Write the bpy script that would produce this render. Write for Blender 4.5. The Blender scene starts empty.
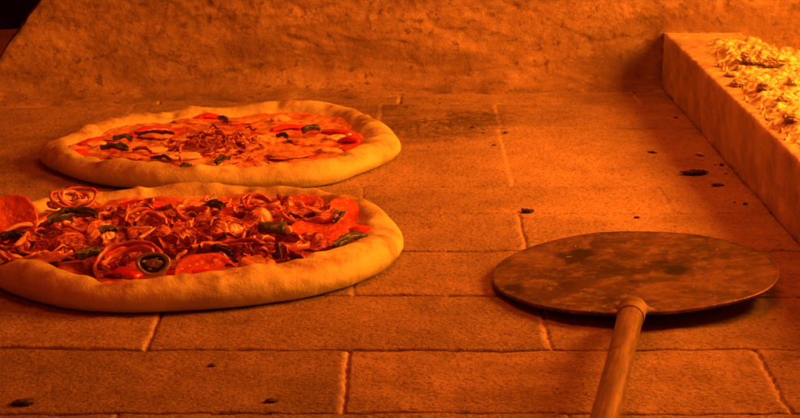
import bpy, math, random
import numpy as np
from mathutils import Vector, Matrix

# ------------------------------------------------------------------ camera, light
SC = bpy.context.scene
COL = SC.collection
F = 1900.0
PITCH = math.atan(465 / F)
H = 0.362
cam_d = bpy.data.cameras.new("camera"); cam = bpy.data.objects.new("camera", cam_d); COL.objects.link(cam)
cam.location = (0, 0, H); cam.rotation_euler = (math.pi / 2 - PITCH, 0, 0)
cam_d.sensor_width = 36; cam_d.lens = F / 800 * 36; cam_d.clip_end = 50; cam_d.clip_start = 0.02
cam_d.dof.use_dof = True; cam_d.dof.focus_distance = 1.42; cam_d.dof.aperture_fstop = 90
SC.camera = cam
SC.render.engine = 'CYCLES'
SC.view_settings.view_transform = 'Standard'; SC.view_settings.look = 'None'
SC.view_settings.exposure = 0; SC.view_settings.gamma = 1
world = bpy.data.worlds.new("World"); SC.world = world; world.use_nodes = True
bg = world.node_tree.nodes['Background']
bg.inputs[0].default_value = (1.0, 0.045, 0.018, 1); bg.inputs[1].default_value = 0.26

def area(name, loc, target, size, power, col):
    d = bpy.data.lights.new(name, 'AREA'); d.shape = 'DISK'; d.size = size; d.energy = power; d.color = col
    o = bpy.data.objects.new(name, d); COL.objects.link(o); o.location = loc
    o.rotation_euler = (Vector(target) - Vector(loc)).to_track_quat('-Z', 'Y').to_euler()
    return o
area("fire_light", (0.92, 1.47, 0.50), (0.1, 1.60, 0.0), 0.58, 30, (1.0, 0.25, 0.012))
area("fill_light", (0.18, 1.22, 0.85), (0.12, 1.9, 0.0), 0.5, 5.0, (1.0, 0.135, 0.010))  # added fill lamp: lifts the kerb face, wall and crust fronts

def P(px, py, z=0.0):
    """photo pixel -> point on the horizontal plane z"""
    a = (px - 400) / F; b = (py - 209) / F
    d = Vector((a, math.cos(PITCH) - b * math.sin(PITCH), -math.sin(PITCH) - b * math.cos(PITCH)))
    t = (z - H) / d.z
    return Vector((d.x * t, d.y * t, z))

# ------------------------------------------------------------------ noise
RS = np.random.RandomState(7)
T2 = RS.rand(256, 256)
T3 = RS.rand(64, 64, 64)
def sm(t): return t * t * (3 - 2 * t)
def n2(x, y, s=0):
    x = np.asarray(x, float) + 17.3 * s; y = np.asarray(y, float) + 31.7 * s
    xi = np.floor(x).astype(int); yi = np.floor(y).astype(int)
    u = sm(x - xi); v = sm(y - yi)
    a = T2[xi & 255, yi & 255]; b = T2[(xi + 1) & 255, yi & 255]
    c = T2[xi & 255, (yi + 1) & 255]; d = T2[(xi + 1) & 255, (yi + 1) & 255]
    return (a * (1 - u) + b * u) * (1 - v) + (c * (1 - u) + d * u) * v
def f2(x, y, o=4, s=0):
    r = 0; amp = 0.5; x = np.asarray(x, float); y = np.asarray(y, float)
    for k in range(o):
        r = r + amp * (n2(x * 2 ** k, y * 2 ** k, s + k * 3) - 0.5); amp *= 0.5
    return r
def n3(p, s=0):
    p = np.asarray(p, float) + s * 7.77
    i = np.floor(p).astype(int); f = sm(p - i)
    r = 0
    for dx in (0, 1):
        for dy in (0, 1):
            for dz in (0, 1):
                w = (f[:, 0] if dx else 1 - f[:, 0]) * (f[:, 1] if dy else 1 - f[:, 1]) * (f[:, 2] if dz else 1 - f[:, 2])
                r = r + w * T3[(i[:, 0] + dx) & 63, (i[:, 1] + dy) & 63, (i[:, 2] + dz) & 63]
    return r
def f3(p, o=3, s=0):
    r = 0; a = 0.5; p = np.asarray(p, float)
    for k in range(o):
        r = r + a * (n3(p * 2 ** k, s + k) - 0.5); a *= 0.5
    return r

# ------------------------------------------------------------------ object helpers
def mesh_obj(name, verts, faces, mat, parent=None, smooth=True, uv=None, attrs=None):
    me = bpy.data.meshes.new(name)
    v = np.asarray(verts, dtype=np.float64)
    if parent is not None:
        v = v - np.array(parent_world(parent))
    if isinstance(faces, np.ndarray):
        nf, k = faces.shape
        me.vertices.add(len(v)); me.vertices.foreach_set('co', v.astype(np.float32).ravel())
        me.loops.add(nf * k); me.loops.foreach_set('vertex_index', faces.astype(np.int32).ravel())
        me.polygons.add(nf)
        me.polygons.foreach_set('loop_start', np.arange(0, nf * k, k, dtype=np.int32))
        me.update(calc_edges=True)
    else:
        me.from_pydata([tuple(a) for a in v], [], faces)
    me.validate()
    if uv is not None:
        ul = me.uv_layers.new(name='UVMap')
        idx = np.zeros(len(me.loops), dtype=np.int32); me.loops.foreach_get('vertex_index', idx)
        ul.data.foreach_set('uv', np.asarray(uv, dtype=np.float32)[idx].ravel())
    if attrs:
        for k, a in attrs.items():
            at = me.attributes.new(k, 'FLOAT', 'POINT'); at.data.foreach_set('value', np.asarray(a, dtype=np.float32))
    me.materials.append(mat)
    me.polygons.foreach_set('use_smooth', [smooth] * len(me.polygons))
    o = bpy.data.objects.new(name, me); COL.objects.link(o)
    if parent is not None: o.parent = parent
    return o
def parent_world(p):
    l = Vector(p.location)
    while p.parent: p = p.parent; l = l + Vector(p.location)
    return l
def tag(o, label=None, cat=None, group=None, kind=None):
    if label: o['label'] = label
    if cat: o['category'] = cat
    if group: o['group'] = group
    if kind: o['kind'] = kind
    return o
def empty(name, loc, label, cat, group=None):
    o = bpy.data.objects.new(name, None); COL.objects.link(o); o.location = loc
    o.empty_display_size = 0.02
    return tag(o, label, cat, group)
def gridfaces(nu, nv, wrap_u=False):
    """index (i*nv+j), i in nu, j in nv"""
    iu = np.arange(nu if wrap_u else nu - 1); jv = np.arange(nv - 1)
    I, J = np.meshgrid(iu, jv, indexing='ij'); I2 = (I + 1) % nu
    return np.stack([I * nv + J, I2 * nv + J, I2 * nv + J + 1, I * nv + J + 1], -1).reshape(-1, 4)

# ------------------------------------------------------------------ materials
class M:
    def __init__(s, name, rough=0.6, spec=0.3, metal=0.0, sss=0.0, coat=0.0):
        s.m = bpy.data.materials.new(name); s.m.use_nodes = True
        s.t = s.m.node_tree; s.b = s.t.nodes['Principled BSDF']
        s.b.inputs['Roughness'].default_value = rough
        s.b.inputs['Specular IOR Level'].default_value = spec
        s.b.inputs['Metallic'].default_value = metal
        if sss:
            s.b.inputs['Subsurface Weight'].default_value = sss
            s.b.inputs['Subsurface Radius'].default_value = (1, 0.5, 0.2)
            s.b.inputs['Subsurface Scale'].default_value = 0.006
        if coat:
            s.b.inputs['Coat Weight'].default_value = coat; s.b.inputs['Coat Roughness'].default_value = 0.2
        s.co = s.n('ShaderNodeTexCoord').outputs['Object']
    def n(s, t, **k):
        x = s.t.nodes.new(t)
        for a, b in k.items(): setattr(x, a, b)
        return x
    def l(s, a, b): s.t.links.new(a, b)
    def map(s, scale=(1, 1, 1), src=None):
        m = s.n('ShaderNodeMapping'); m.inputs['Scale'].default_value = scale
        s.l(src or s.co, m.inputs['Vector']); return m.outputs[0]
    def noise(s, scale, detail=4, rough=0.55, src=None, dist=0.0):
        x = s.n('ShaderNodeTexNoise'); x.inputs['Scale'].default_value = scale
        x.inputs['Detail'].default_value = detail; x.inputs['Roughness'].default_value = rough
        x.inputs['Distortion'].default_value = dist
        s.l(src or s.co, x.inputs['Vector']); return x.outputs['Fac']
    def vor(s, scale, src=None, feat='F1'):
        x = s.n('ShaderNodeTexVoronoi'); x.feature = feat; x.inputs['Scale'].default_value = scale
        s.l(src or s.co, x.inputs['Vector']); return x.outputs['Distance']
    def ramp(s, fac, stops):
        r = s.n('ShaderNodeValToRGB'); e = r.color_ramp.elements
        while len(e) < len(stops): e.new(0.5)
        for i, (p, c) in enumerate(stops):
            e[i].position = p; e[i].color = (c[0], c[1], c[2], 1) if not isinstance(c, (int, float)) else (c, c, c, 1)
        s.l(fac, r.inputs[0]); return r.outputs[0]
    def mix(s, fac, a, b, mode='MIX'):
        x = s.n('ShaderNodeMix', data_type='RGBA', blend_type=mode)
        for sock, v in ((x.inputs[0], fac), (x.inputs[6], a), (x.inputs[7], b)):
            if isinstance(v, bpy.types.NodeSocket): s.l(v, sock)
            elif isinstance(v, (int, float)): sock.default_value = v
            else: sock.default_value = (*v, 1)
        return x.outputs[2]
    def math(s, op, a, b=0.0):
        x = s.n('ShaderNodeMath', operation=op)
        for sock, v in ((x.inputs[0], a), (x.inputs[1], b)):
            if isinstance(v, bpy.types.NodeSocket): s.l(v, sock)
            else: sock.default_value = v
        return x.outputs[0]
    def attr(s, name):
        x = s.n('ShaderNodeAttribute', attribute_name=name); return x.outputs['Fac']
    def color(s, c):
        if isinstance(c, bpy.types.NodeSocket): s.l(c, s.b.inputs['Base Color'])
        else: s.b.inputs['Base Color'].default_value = (*c, 1)
    def rough(s, c): s.l(c, s.b.inputs['Roughness'])
    def bump(s, h, dist=0.001, strength=1.0):
        x = s.n('ShaderNodeBump'); x.inputs['Distance'].default_value = dist; x.inputs['Strength'].default_value = strength
        s.l(h, x.inputs['Height'])
        if s.b.inputs['Normal'].is_linked:
            s.l(s.b.inputs['Normal'].links[0].from_socket, x.inputs['Normal'])
        s.l(x.outputs[0], s.b.inputs['Normal'])

def mat_floor():
    m = M('firebrick', 0.85, 0.2)
    big = m.noise(5, 3); mid = m.noise(24, 9, 0.78); fine = m.noise(260, 5, 0.7)
    c = m.ramp(mid, [(0.30, (0.16, 0.092, 0.062)), (0.48, (0.30, 0.195, 0.13)), (0.68, (0.46, 0.325, 0.22))])
    c = m.mix(m.math('MULTIPLY', m.attr('dust_and_light'), m.ramp(m.noise(13, 6, 0.7), [(0.3, 0.35), (0.6, 0.9)])), c, (0.56, 0.41, 0.27))
    c = m.mix(m.math('MULTIPLY', m.attr('tone'), 0.78), c, (0.14, 0.10, 0.07))
    # flecks stretched along the brick
    fl = m.noise(260, 4, 0.75, m.map((0.75, 1, 1)))
    c = m.mix(m.ramp(fl, [(0.57, 0.0), (0.64, 0.8)]), c, (0.08, 0.045, 0.03))
    c = m.mix(m.ramp(m.noise(420, 4, 0.7), [(0.52, 0.0), (0.70, 0.45)]), c, (0.66, 0.50, 0.34))
    c = m.mix(m.attr('joint'), c, m.ramp(fine, [(0.35, (0.42, 0.32, 0.22)), (0.65, (0.68, 0.55, 0.38))]))
    sp = m.ramp(m.math('ADD', m.noise(75, 8, 0.85, m.map((1.3, 1, 1))), m.math('MULTIPLY', m.math('SUBTRACT', m.attr('soot_and_shade'), 0.5), 0.30)), [(0.57, 0.0), (0.70, 0.7)])
    c = m.mix(m.math('MULTIPLY', sp, m.ramp(m.attr('soot_and_shade'), [(0.0, 0.0), (0.3, 1.0)])), c, (0.035, 0.025, 0.02))
    c = m.mix(m.math('MULTIPLY', m.attr('soot_and_shade'), m.ramp(m.noise(22, 5, 0.7), [(0.38, 0.0), (0.62, 0.75)])), c, (0.10, 0.055, 0.04))
    m.color(c)
    pits = m.ramp(m.noise(330, 4, 0.6, m.map((0.85, 1, 1))), [(0.36, 0.0), (0.52, 1.0)])
    m.bump(m.noise(90, 5, 0.75), 0.0011, 0.5); m.bump(fine, 0.0006, 0.5); m.bump(pits, 0.0009, 0.7)
    return m.m
def mat_wall():
    m = M('clay_plaster', 0.9, 0.15)
    mid = m.noise(14, 9, 0.75); fine = m.noise(170, 5, 0.7)
    c = m.ramp(mid, [(0.3, (0.22, 0.135, 0.09)), (0.48, (0.37, 0.245, 0.16)), (0.68, (0.52, 0.36, 0.245))])
    c = m.mix(m.ramp(m.noise(60, 4, 0.7), [(0.52, 0.0), (0.7, 0.5)]), c, (0.60, 0.50, 0.37))
    c = m.mix(m.ramp(m.noise(90, 4, 0.7), [(0.57, 0.0), (0.65, 0.7)]), c, (0.11, 0.06, 0.04))
    c = m.mix(m.ramp(m.noise(5, 6, 0.75, m.map((1, 1, 3.2)), 1.2), [(0.44, 0.0), (0.58, 0.6)]), c, (0.20, 0.12, 0.085))
    c = m.mix(m.attr('soot_and_shade'), c, (0.05, 0.035, 0.03))
    m.color(c); m.bump(m.noise(120, 6, 0.8), 0.0022, 0.9); m.bump(m.noise(300, 5, 0.75), 0.0016, 0.9)
    return m.m
def mat_block():
    m = M('rough_stone', 0.9, 0.15)
    mid = m.noise(22, 6, 0.65); fine = m.noise(240, 5, 0.7)
    c = m.ramp(mid, [(0.3, (0.36, 0.26, 0.17)), (0.5, (0.55, 0.42, 0.28)), (0.7, (0.72, 0.58, 0.40))])
    c = m.mix(m.ramp(fine, [(0.55, 0.0), (0.75, 0.4)]), c, (0.12, 0.09, 0.06))
    m.color(c); m.bump(m.noise(80, 5, 0.65), 0.003, 0.6); m.bump(fine, 0.0015, 0.8)
    return m.m
def mat_dough():
    m = M('baked_dough', 0.55, 0.25, sss=0.12)
    mid = m.noise(22, 4, 0.6)
    c = m.ramp(mid, [(0.3, (0.50, 0.44, 0.17)), (0.55, (0.63, 0.60, 0.26)), (0.75, (0.74, 0.72, 0.36))])
    toast = m.ramp(m.noise(30, 5, 0.7), [(0.47, 0.0), (0.62, 0.85)])
    c = m.mix(m.math('MULTIPLY', toast, m.attr('top')), c, (0.32, 0.13, 0.045))
    c = m.mix(m.attr('char'), c, (0.16, 0.06, 0.03))
    c = m.mix(m.ramp(m.noise(420, 3, 0.6), [(0.55, 0.0), (0.75, 0.35)]), c, (0.92, 0.85, 0.66))
    m.color(c); m.bump(m.noise(120, 5, 0.6), 0.0014, 0.6); m.bump(m.noise(600, 3), 0.0005, 0.6)
    return m.m
def mat_cheese(red=0.5, name='melted_cheese'):
    m = M(name, 0.3, 0.5, coat=0.3)
    a = m.noise(38, 5, 0.6, dist=0.8)
    c = m.ramp(a, [(0.30, (0.36, 0.03, 0.012)), (0.45 + 0.12 * (red - 0.5), (0.58, 0.10, 0.03)), (0.56 + 0.2 * (red - 0.5), (0.78, 0.36, 0.13)), (0.8, (0.86, 0.56, 0.28))])
    c = m.mix(m.ramp(m.noise(110, 4, 0.7), [(0.54, 0.0), (0.66, 0.7)]), c, (0.28, 0.04, 0.018))
    c = m.mix(m.attr('rim'), c, (0.74, 0.30, 0.10))
    m.color(c); m.bump(m.noise(90, 4, 0.6), 0.003, 0.8); m.bump(m.noise(330, 3), 0.0008, 0.7)
    return m.m
def mat_bacon():
    m = M('fried_bacon', 0.34, 0.5, coat=0.2)
    uv = m.n('ShaderNodeUVMap').outputs[0]
    st = m.noise(4.0, 4, 0.6, m.map((0.7, 3.2, 1), uv), 0.7)
    c = m.ramp(st, [(0.38, (0.11, 0.012, 0.010)), (0.48, (0.36, 0.04, 0.025)), (0.55, (0.60, 0.17, 0.08)), (0.66, (0.80, 0.42, 0.20))])
    c = m.mix(m.ramp(m.noise(140, 4, 0.7), [(0.50, 0.0), (0.64, 0.7)]), c, (0.14, 0.018, 0.012))
    m.color(c); m.bump(m.noise(160, 4), 0.0015, 0.8)
    return m.m
def simple(name, c1, c2, rough=0.4, spec=0.45, scale=90, b=0.001, coat=0.0, c3=None, sss=0.0):
    m = M(name, rough, spec, coat=coat, sss=sss)
    c = m.ramp(m.noise(scale, 4, 0.6), [(0.35, c1), (0.65, c2)])
    if c3: c = m.mix(m.ramp(m.vor(scale * 3.2), [(0.20, 1.0), (0.34, 0.0)]), c, c3)
    m.color(c); m.bump(m.noise(scale * 2.2, 4), b, 0.7)
    return m.m
def mat_blade():
    m = M('worn_steel', 0.5, 0.4, metal=0.45)
    a = m.noise(14, 9, 0.8); f = m.noise(160, 5, 0.7, m.map((1, .25, 1)))
    c = m.ramp(a, [(0.38, (0.045, 0.024, 0.019)), (0.5, (0.11, 0.060, 0.044)), (0.62, (0.25, 0.145, 0.10))])
    c = m.mix(m.ramp(m.noise(70, 6, 0.8), [(0.50, 0.0), (0.60, 0.6)]), c, (0.34, 0.235, 0.16))
    c = m.mix(m.attr('stain'), c, (0.018, 0.013, 0.011))
    c = m.mix(m.ramp(m.noise(300, 2, 0.5), [(0.725, 0.0), (0.76, 0.8)]), c, (0.70, 0.62, 0.50))
    m.color(c); m.rough(m.ramp(a, [(0.3, 0.62), (0.7, 0.42)])); m.bump(f, 0.0006, 0.5); m.bump(m.noise(30, 3), 0.002, 0.35)
    return m.m
def mat_handle():
    m = M('worn_handle', 0.38, 0.6, metal=0.25)
    uv = m.n('ShaderNodeUVMap').outputs[0]
    a = m.noise(1.0, 5, 0.65, m.map((2.2, 14, 1), uv)); b = m.noise(60, 5, 0.75)
    c = m.ramp(a, [(0.35, (0.12, 0.065, 0.04)), (0.55, (0.24, 0.15, 0.085)), (0.7, (0.36, 0.24, 0.14))])
    c = m.mix(m.ramp(b, [(0.56, 0.0), (0.64, 0.6)]), c, (0.07, 0.035, 0.022))
    m.color(c); m.bump(b, 0.0005, 0.6); return m.m
MAT = dict(
    floor=mat_floor(), wall=mat_wall(), block=mat_block(), dough=mat_dough(),
    cheese_a=mat_cheese(0.62, 'tomato_sauce_and_cheese'), cheese_b=mat_cheese(0.42, 'cheese_with_sauce'), bacon=mat_bacon(),
    onion=simple('red_onion', (0.42, 0.05, 0.09), (0.66, 0.25, 0.24), 0.28, 0.5, 60, 0.0006, 0.3),
    onion_pale=simple('pale_onion', (0.70, 0.36, 0.26), (0.84, 0.60, 0.42), 0.3, 0.5, 60, 0.0006, 0.3),
    salami=simple('salami', (0.42, 0.035, 0.015), (0.72, 0.14, 0.05), 0.3, 0.5, 70, 0.0022, 0.3, c3=(0.74, 0.26, 0.11)),
    tomato=simple('cooked_tomato', (0.55, 0.018, 0.008), (0.78, 0.06, 0.02), 0.22, 0.5, 50, 0.001, 0.5),
    pepper=simple('green_pepper', (0.035, 0.045, 0.012), (0.10, 0.095, 0.025), 0.34, 0.4, 60, 0.0010, 0.12),
    jala=simple('jalapeno_flesh', (0.12, 0.11, 0.03), (0.30, 0.21, 0.07), 0.3, 0.5, 80, 0.0006, 0.4),
    seed=simple('seed', (0.66, 0.50, 0.22), (0.78, 0.62, 0.32), 0.35),
    olive=simple('dark_olive', (0.02, 0.016, 0.014), (0.06, 0.045, 0.03), 0.36, 0.4, 60, 0.0010, 0.1),
    sausage=simple('sausage', (0.50, 0.16, 0.05), (0.74, 0.36, 0.13), 0.42, 0.4, 110, 0.002),
    mushroom=simple('pale_mushroom', (0.66, 0.42, 0.20), (0.84, 0.64, 0.36), 0.42, 0.35, 80, 0.001),
    shred=simple('fried_shred', (0.56, 0.16, 0.07), (0.82, 0.46, 0.20), 0.4, 0.4, 90, 0.0006),
    darkshred=simple('charred_shred', (0.12, 0.02, 0.018), (0.40, 0.07, 0.04), 0.4, 0.4, 90, 0.0006),
    blade=mat_blade(),
    handle=mat_handle(),
    ferrule=simple('rusty_ferrule', (0.12, 0.075, 0.045), (0.30, 0.20, 0.12), 0.5, 0.45, 50, 0.001),
    ash=simple('pale_ash', (0.36, 0.26, 0.14), (0.88, 0.84, 0.52), 0.95, 0.1, 85, 0.0025),
    char=simple('charcoal', (0.025, 0.016, 0.012), (0.11, 0.07, 0.05), 0.8, 0.3, 200, 0.001),
    soot_and_shade=simple('soot_and_shade', (0.010, 0.006, 0.005), (0.022, 0.012, 0.010), 0.95, 0.05, 40, 0.004),  # near-black, so the recess looks unlit
)

# ------------------------------------------------------------------ floor of fire bricks
rowD = [P(400, y).y for y in (413, 349, 295, 250, 213, 186)]
RD = (rowD[4] - rowD[0]) / 4
rows = [rowD[0] - 3 * RD, rowD[0] - 2 * RD, rowD[0] - RD] + [rowD[0] + k * RD for k in range(5)]
rows += [rowD[5]]
rows += [P(400, 128).y, P(400, 104).y, P(400, 104).y + 0.14, P(400, 104).y + 0.3]
BW = 0.25
x_odd = P(345, 380).x      # joint of the row 349-413
xs = []
for k in range(len(rows) - 1):
    if k == 8: js = [P(500, 150).x - 2 * BW, P(500, 150).x - BW * 0.9, P(504, 150).x, 0.6]
    elif k == 9: js = [P(376, 110).x - BW, P(381, 104).x, P(497, 110).x, 0.6]
    elif k > 9: js = [-.5, -.25, 0.0, .25, .5]
    else:
        o = x_odd if (k % 2 == 1) else x_odd + BW / 2
        js = [o + BW * q for q in range(-5, 6)]
    xs.append(js)
def wall_y(x):
    pts = [(-0.75, P(-200, 112).y), (P(0, 101).x, P(0, 101).y), (P(200, 95).x, P(200, 95).y), (P(420, 90).x, P(420, 90).y), (P(660, 84).x, P(660, 84).y), (1.0, P(660, 80).y)]
    return np.interp(x, [p[0] for p in pts], [p[1] for p in pts])
def floor_build():
    ys = list(np.arange(0.55, 2.5, 0.0022))
    for r in rows: ys += list(np.arange(r - 0.0045, r + 0.0045, 0.0005))
    ys = np.unique(np.round(ys, 5)); ys = ys[np.insert(np.diff(ys) > 0.0003, 0, True)]
    xg = np.arange(-0.75, 0.95, 0.0022)
    fx = list(xg)
    allj = sorted(set(round(x, 4) for js in xs for x in js))
    for x in allj: fx += list(np.arange(x - 0.006, x + 0.006, 0.0009))
    fx = np.unique(np.round(fx, 5)); fx = fx[np.insert(np.diff(fx) > 0.0005, 0, True)]
    X, Y = np.meshgrid(fx, ys, indexing='ij')
    Z = 0.0011 * f2(X * 60, Y * 60, 4, 1) * 2 + 0.0022 * f2(X * 9, Y * 9, 2, 4)
    tone = np.zeros_like(X); joint = np.zeros_like(X)
    # rows
    wob = 0.0007 * (n2(X * 25, Y * 0, 9) - 0.5) * 2 + 0.0004 * (n2(X * 160, Y * 0, 5) - .5) * 2
    ri = np.zeros_like(X, dtype=int)
    for r in rows: ri += (Y > r + wob).astype(int)
    gap = n2(X * 26, Y * 0 + 3, 12)
    dmin = np.full_like(X, 9.0)
    for r in rows: dmin = np.minimum(dmin, np.abs(Y - r - wob))
    wj = 0.0007 + 0.0009 * gap + 0.0012 * np.clip(n2(X * 110, Y * 0, 14) - .72, 0, 1) * 4
    Z -= 0.0045 * np.exp(-(dmin / wj) ** 2)
    # edges crumble a little
    Z -= 0.0009 * np.exp(-dmin / 0.003) * (0.4 + n2(X * 90, Y * 90, 3))
    rr = random.Random(3)
    for k in range(len(rows) - 1):
        inrow = (ri == k + 1)
        bid = np.zeros_like(X)
        for j, x in enumerate(xs[k]):
            w2 = 0.0010 * (n2(Y * 40, Y * 0 + j, 20 + k) - 0.5) * 2 + 0.0005 * (n2(Y * 260, X * 0 + j, 8) - .5) * 2
            d = X - x - w2
            bid += (d > 0)
            
            thin = {3: 1.0, 4: .9, 5: .45, 6: .6, 7: .3, 8: .12, 9: .1}.get(k, .7)
            Z += (-0.0022 * np.exp(-((d - 0.0008) / (0.0008 + 0.0006 * n2(Y * 120, X * 0 + j, 3))) ** 2) - 0.0002 * np.exp(-((d + 0.0018) / 0.0018) ** 2)) * inrow * thin * (0.5 + n2(X * 400, Y * 300, 6))
            joint = np.maximum(joint, np.exp(-((d + 0.0010) / (0.0016 + 0.0014 * n2(Y * 90, X * 0 + j, 4))) ** 4) * inrow * (0.85 * thin + (1.0 if k > 7 else 0)) * np.clip(0.35 + 1.0 * n2(X * 300, Y * 300, 5), 0, 1))
        for b in range(len(xs[k]) + 1):
            msk = inrow & (bid == b)
            dz = rr.uniform(-0.0006, 0.0006); tn = rr.uniform(0, 0.75) * (1.0 if k < 7 else .5)
            Z[msk] += dz; tone[msk] = tn
    tone = np.clip(tone + 1.1 * f2(X * 12, Y * 18, 5, 8), 0, 1)
    soot_and_shade = np.zeros_like(X)
    def blot(px, py, rx, ry, a):
        nonlocal soot_and_shade
        c = P(px, py)
        soot_and_shade = np.maximum(soot_and_shade, a * np.exp(-(((X - c.x) / rx) ** 2 + ((Y - c.y) / ry) ** 2) ** 1.5))
    blot(430, 128, 0.075, 0.09, 1.0); blot(475, 120, 0.06, 0.06, 1.0); blot(340, 108, .05, .04, .6); blot(600, 100, .08, .05, .45); blot(560, 122, 0.05, 0.03, 0.55); blot(400, 112, .05, .05, .8)
    blot(210, 93, 0.12, 0.02, 0.8); blot(700, 168, 0.05, 0.05, 0.42); blot(500, 205, 0.05, 0.02, 0.5); blot(120, 360, .2, .06, .25)
    blot(300, 400, .3, .03, .25); blot(640, 95, .05, .05, .5)  # faint darker patches on the front bricks and by the kerb
    # pool of light painted pale on the mid-hearth; ashy dusting along the back wall
    q = P(575, 165); dust_and_light = 0.95 * np.exp(-(((X - q.x) / 0.17) ** 2 + ((Y - q.y) / 0.34) ** 2)) + np.exp(-np.clip(wall_y(X) - Y, 0, 9) / np.where(X < -.2, .09, .035)) * .95
    dust_and_light = np.clip(dust_and_light * (1 + 1.2 * f2(X * 20, Y * 20, 4, 2)), 0, 1); joint = joint * np.where(Y > 1.9, .6, 1)
    o = mesh_obj('floor', np.stack([X, Y, Z], -1).reshape(-1, 3), gridfaces(len(fx), len(ys)), MAT['floor'],
                 attrs=dict(tone=tone.ravel(), joint=joint.ravel(), dust_and_light=dust_and_light.ravel(), soot_and_shade=soot_and_shade.ravel()))
    tag(o, kind='structure')
floor_build()

# ------------------------------------------------------------------ back wall
def wall_build():
    zs = np.concatenate([np.arange(-0.006, 0.13, 0.0014), np.arange(0.132, 0.42, 0.006)])
    us = np.linspace(0, 1, 760)
    U, Zg = np.meshgrid(us, zs, indexing='ij')
    # broken slanting edge on the left
    xl = -0.441 + np.clip(Zg - 0.012, -0.02, 1) * 0.76 + 0.005 * f2(Zg * 60, Zg * 0, 4, 5) * 2 + 0.5 * np.clip(Zg - .13, 0, 1) ** 1.5
    X = xl + (1.0 - xl) * U ** 1.15
    Y = wall_y(X)
    # cove at the foot, slight lean inward with height
    foot = 0.040 * np.exp(-np.clip(Zg, 0, 1) / 0.006) * (0.6 + 0.8 * n2(X * 20, Zg * 0, 3))
    Y = Y - foot - 0.10 * np.clip(Zg - 0.10, 0, 1) ** 1.3
    d = 0.004 * f2(X * 7, Zg * 8, 2, 2) + 0.0032 * f2(X * 16, Zg * 40, 4, 6) * n2(X * 6, Zg * 10, 4) * 2 + 0.0022 * f2(X * 150, Zg * 150, 4, 9)
    # flaked plaster layers with sharp lips
    for s, a, th in ((31, 0.0014, 0.05), (44, 0.0012, 0.12)):
        q = f2(X * 7 + s, Zg * 16 + s + X * 3, 4, s)
        d += a * (1 / (1 + np.exp(-(q - th) * 130)))
    rough_top = np.clip((Zg - 0.060) / 0.02, 0, 1)
    d += rough_top * 0.007 * np.abs(f2(X * 70, Zg * 80, 4, 15))
    # smeared diagonal ridges
    def ridge(a, b, w, h):
        nonlocal d
        A = np.array(a); B = np.array(b); L = B - A; LL = (L ** 2).sum()
        t = np.clip(((X - A[0]) * L[0] + (Zg - A[1]) * L[1]) / LL, 0, 1)
        dd = np.hypot(X - A[0] - t * L[0], Zg - A[1] - t * L[1]) + 0.002 * f2(X * 60, Zg * 60, 2, 3)
        d -= h * np.exp(-(dd / w) ** 2)
    ridge((-0.30, 0.004), (-0.14, 0.036), 0.004, 0.0028); ridge((-0.16, 0.012), (-0.02, 0.020), 0.005, 0.002)
    ridge((-0.12, 0.060), (-0.09, 0.05), 0.003, -0.002); ridge((0.03, 0.075), (0.12, 0.030), 0.006, -0.0015)
    ridge((0.06, 0.02), (0.2, 0.035), 0.006, 0.002); ridge((0.262, 0.02), (0.27, 0.06), 0.014, -0.008)
    Y = Y + d
    soot_and_shade = 0.75 * np.exp(-((X - xl) / 0.006) ** 2) * n2(X * 80, Zg * 80, 2) + 0.15 * np.exp(-(((X - 0.255) / 0.03) ** 2 + ((Zg - 0.035) / 0.03) ** 2)) + 0.6 * np.exp(-((Zg) / 0.004) ** 2) * np.clip(n2(X * 50, X * 0, 2) * 2 - 0.9, 0, 1)  # shade painted into the kerb-side hollow; broken edge and foot darkened
    # returned edge on the left: extra columns going back
    nb = 10
    Xe = []; Ye = []; Se = []
    for k in range(nb, 0, -1):
        Xe.append(X[0] - 0.010 * (k / nb) ** 0.6 - 0.003 * n2(zs * 90, zs * 0 + k, 4) + 0.003); Ye.append(Y[0] + 0.10 * (k / nb) ** 1.5 + 0.004 * n2(zs * 120, zs * 0 + k, 6)); Se.append(np.full(len(zs), min(1, 0.35 + k / nb)))  # colour blackens backwards, painting in the shade of the recess
    X = np.concatenate([np.array(Xe), X]); Y = np.concatenate([np.array(Ye), Y]); soot_and_shade = np.concatenate([np.array(Se), soot_and_shade])
    Zf = np.concatenate([np.repeat(Zg[:1], nb, 0), Zg])
    o = mesh_obj('oven_wall', np.stack([X, Y, Zf], -1).reshape(-1, 3), gridfaces(X.shape[0], X.shape[1]), MAT['wall'], attrs=dict(soot_and_shade=soot_and_shade.ravel()))
    tag(o, 'rough clay plastered back wall of the oven behind the pizzas', 'wall')
    # sooty recess beyond the broken edge, coloured black to read as unlit
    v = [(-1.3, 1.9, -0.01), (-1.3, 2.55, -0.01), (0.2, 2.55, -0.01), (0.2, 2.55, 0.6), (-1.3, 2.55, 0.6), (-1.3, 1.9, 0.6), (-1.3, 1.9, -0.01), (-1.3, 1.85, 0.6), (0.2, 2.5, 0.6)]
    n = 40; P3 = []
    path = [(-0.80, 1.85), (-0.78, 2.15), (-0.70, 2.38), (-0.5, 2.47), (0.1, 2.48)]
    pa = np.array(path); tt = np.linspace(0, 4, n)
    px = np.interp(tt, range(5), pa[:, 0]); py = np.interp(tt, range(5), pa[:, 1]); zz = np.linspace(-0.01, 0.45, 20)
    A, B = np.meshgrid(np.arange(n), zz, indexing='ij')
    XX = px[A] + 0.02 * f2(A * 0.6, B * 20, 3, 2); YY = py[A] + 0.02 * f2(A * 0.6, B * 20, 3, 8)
    o = mesh_obj('recess_wall', np.stack([XX, YY, B], -1).reshape(-1, 3), gridfaces(n, 20), MAT['soot_and_shade'])
    tag(o, 'sooty recess wall, painted black as if unlit, beyond the broken edge of the plaster, top left', 'wall')
wall_build()

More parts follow.
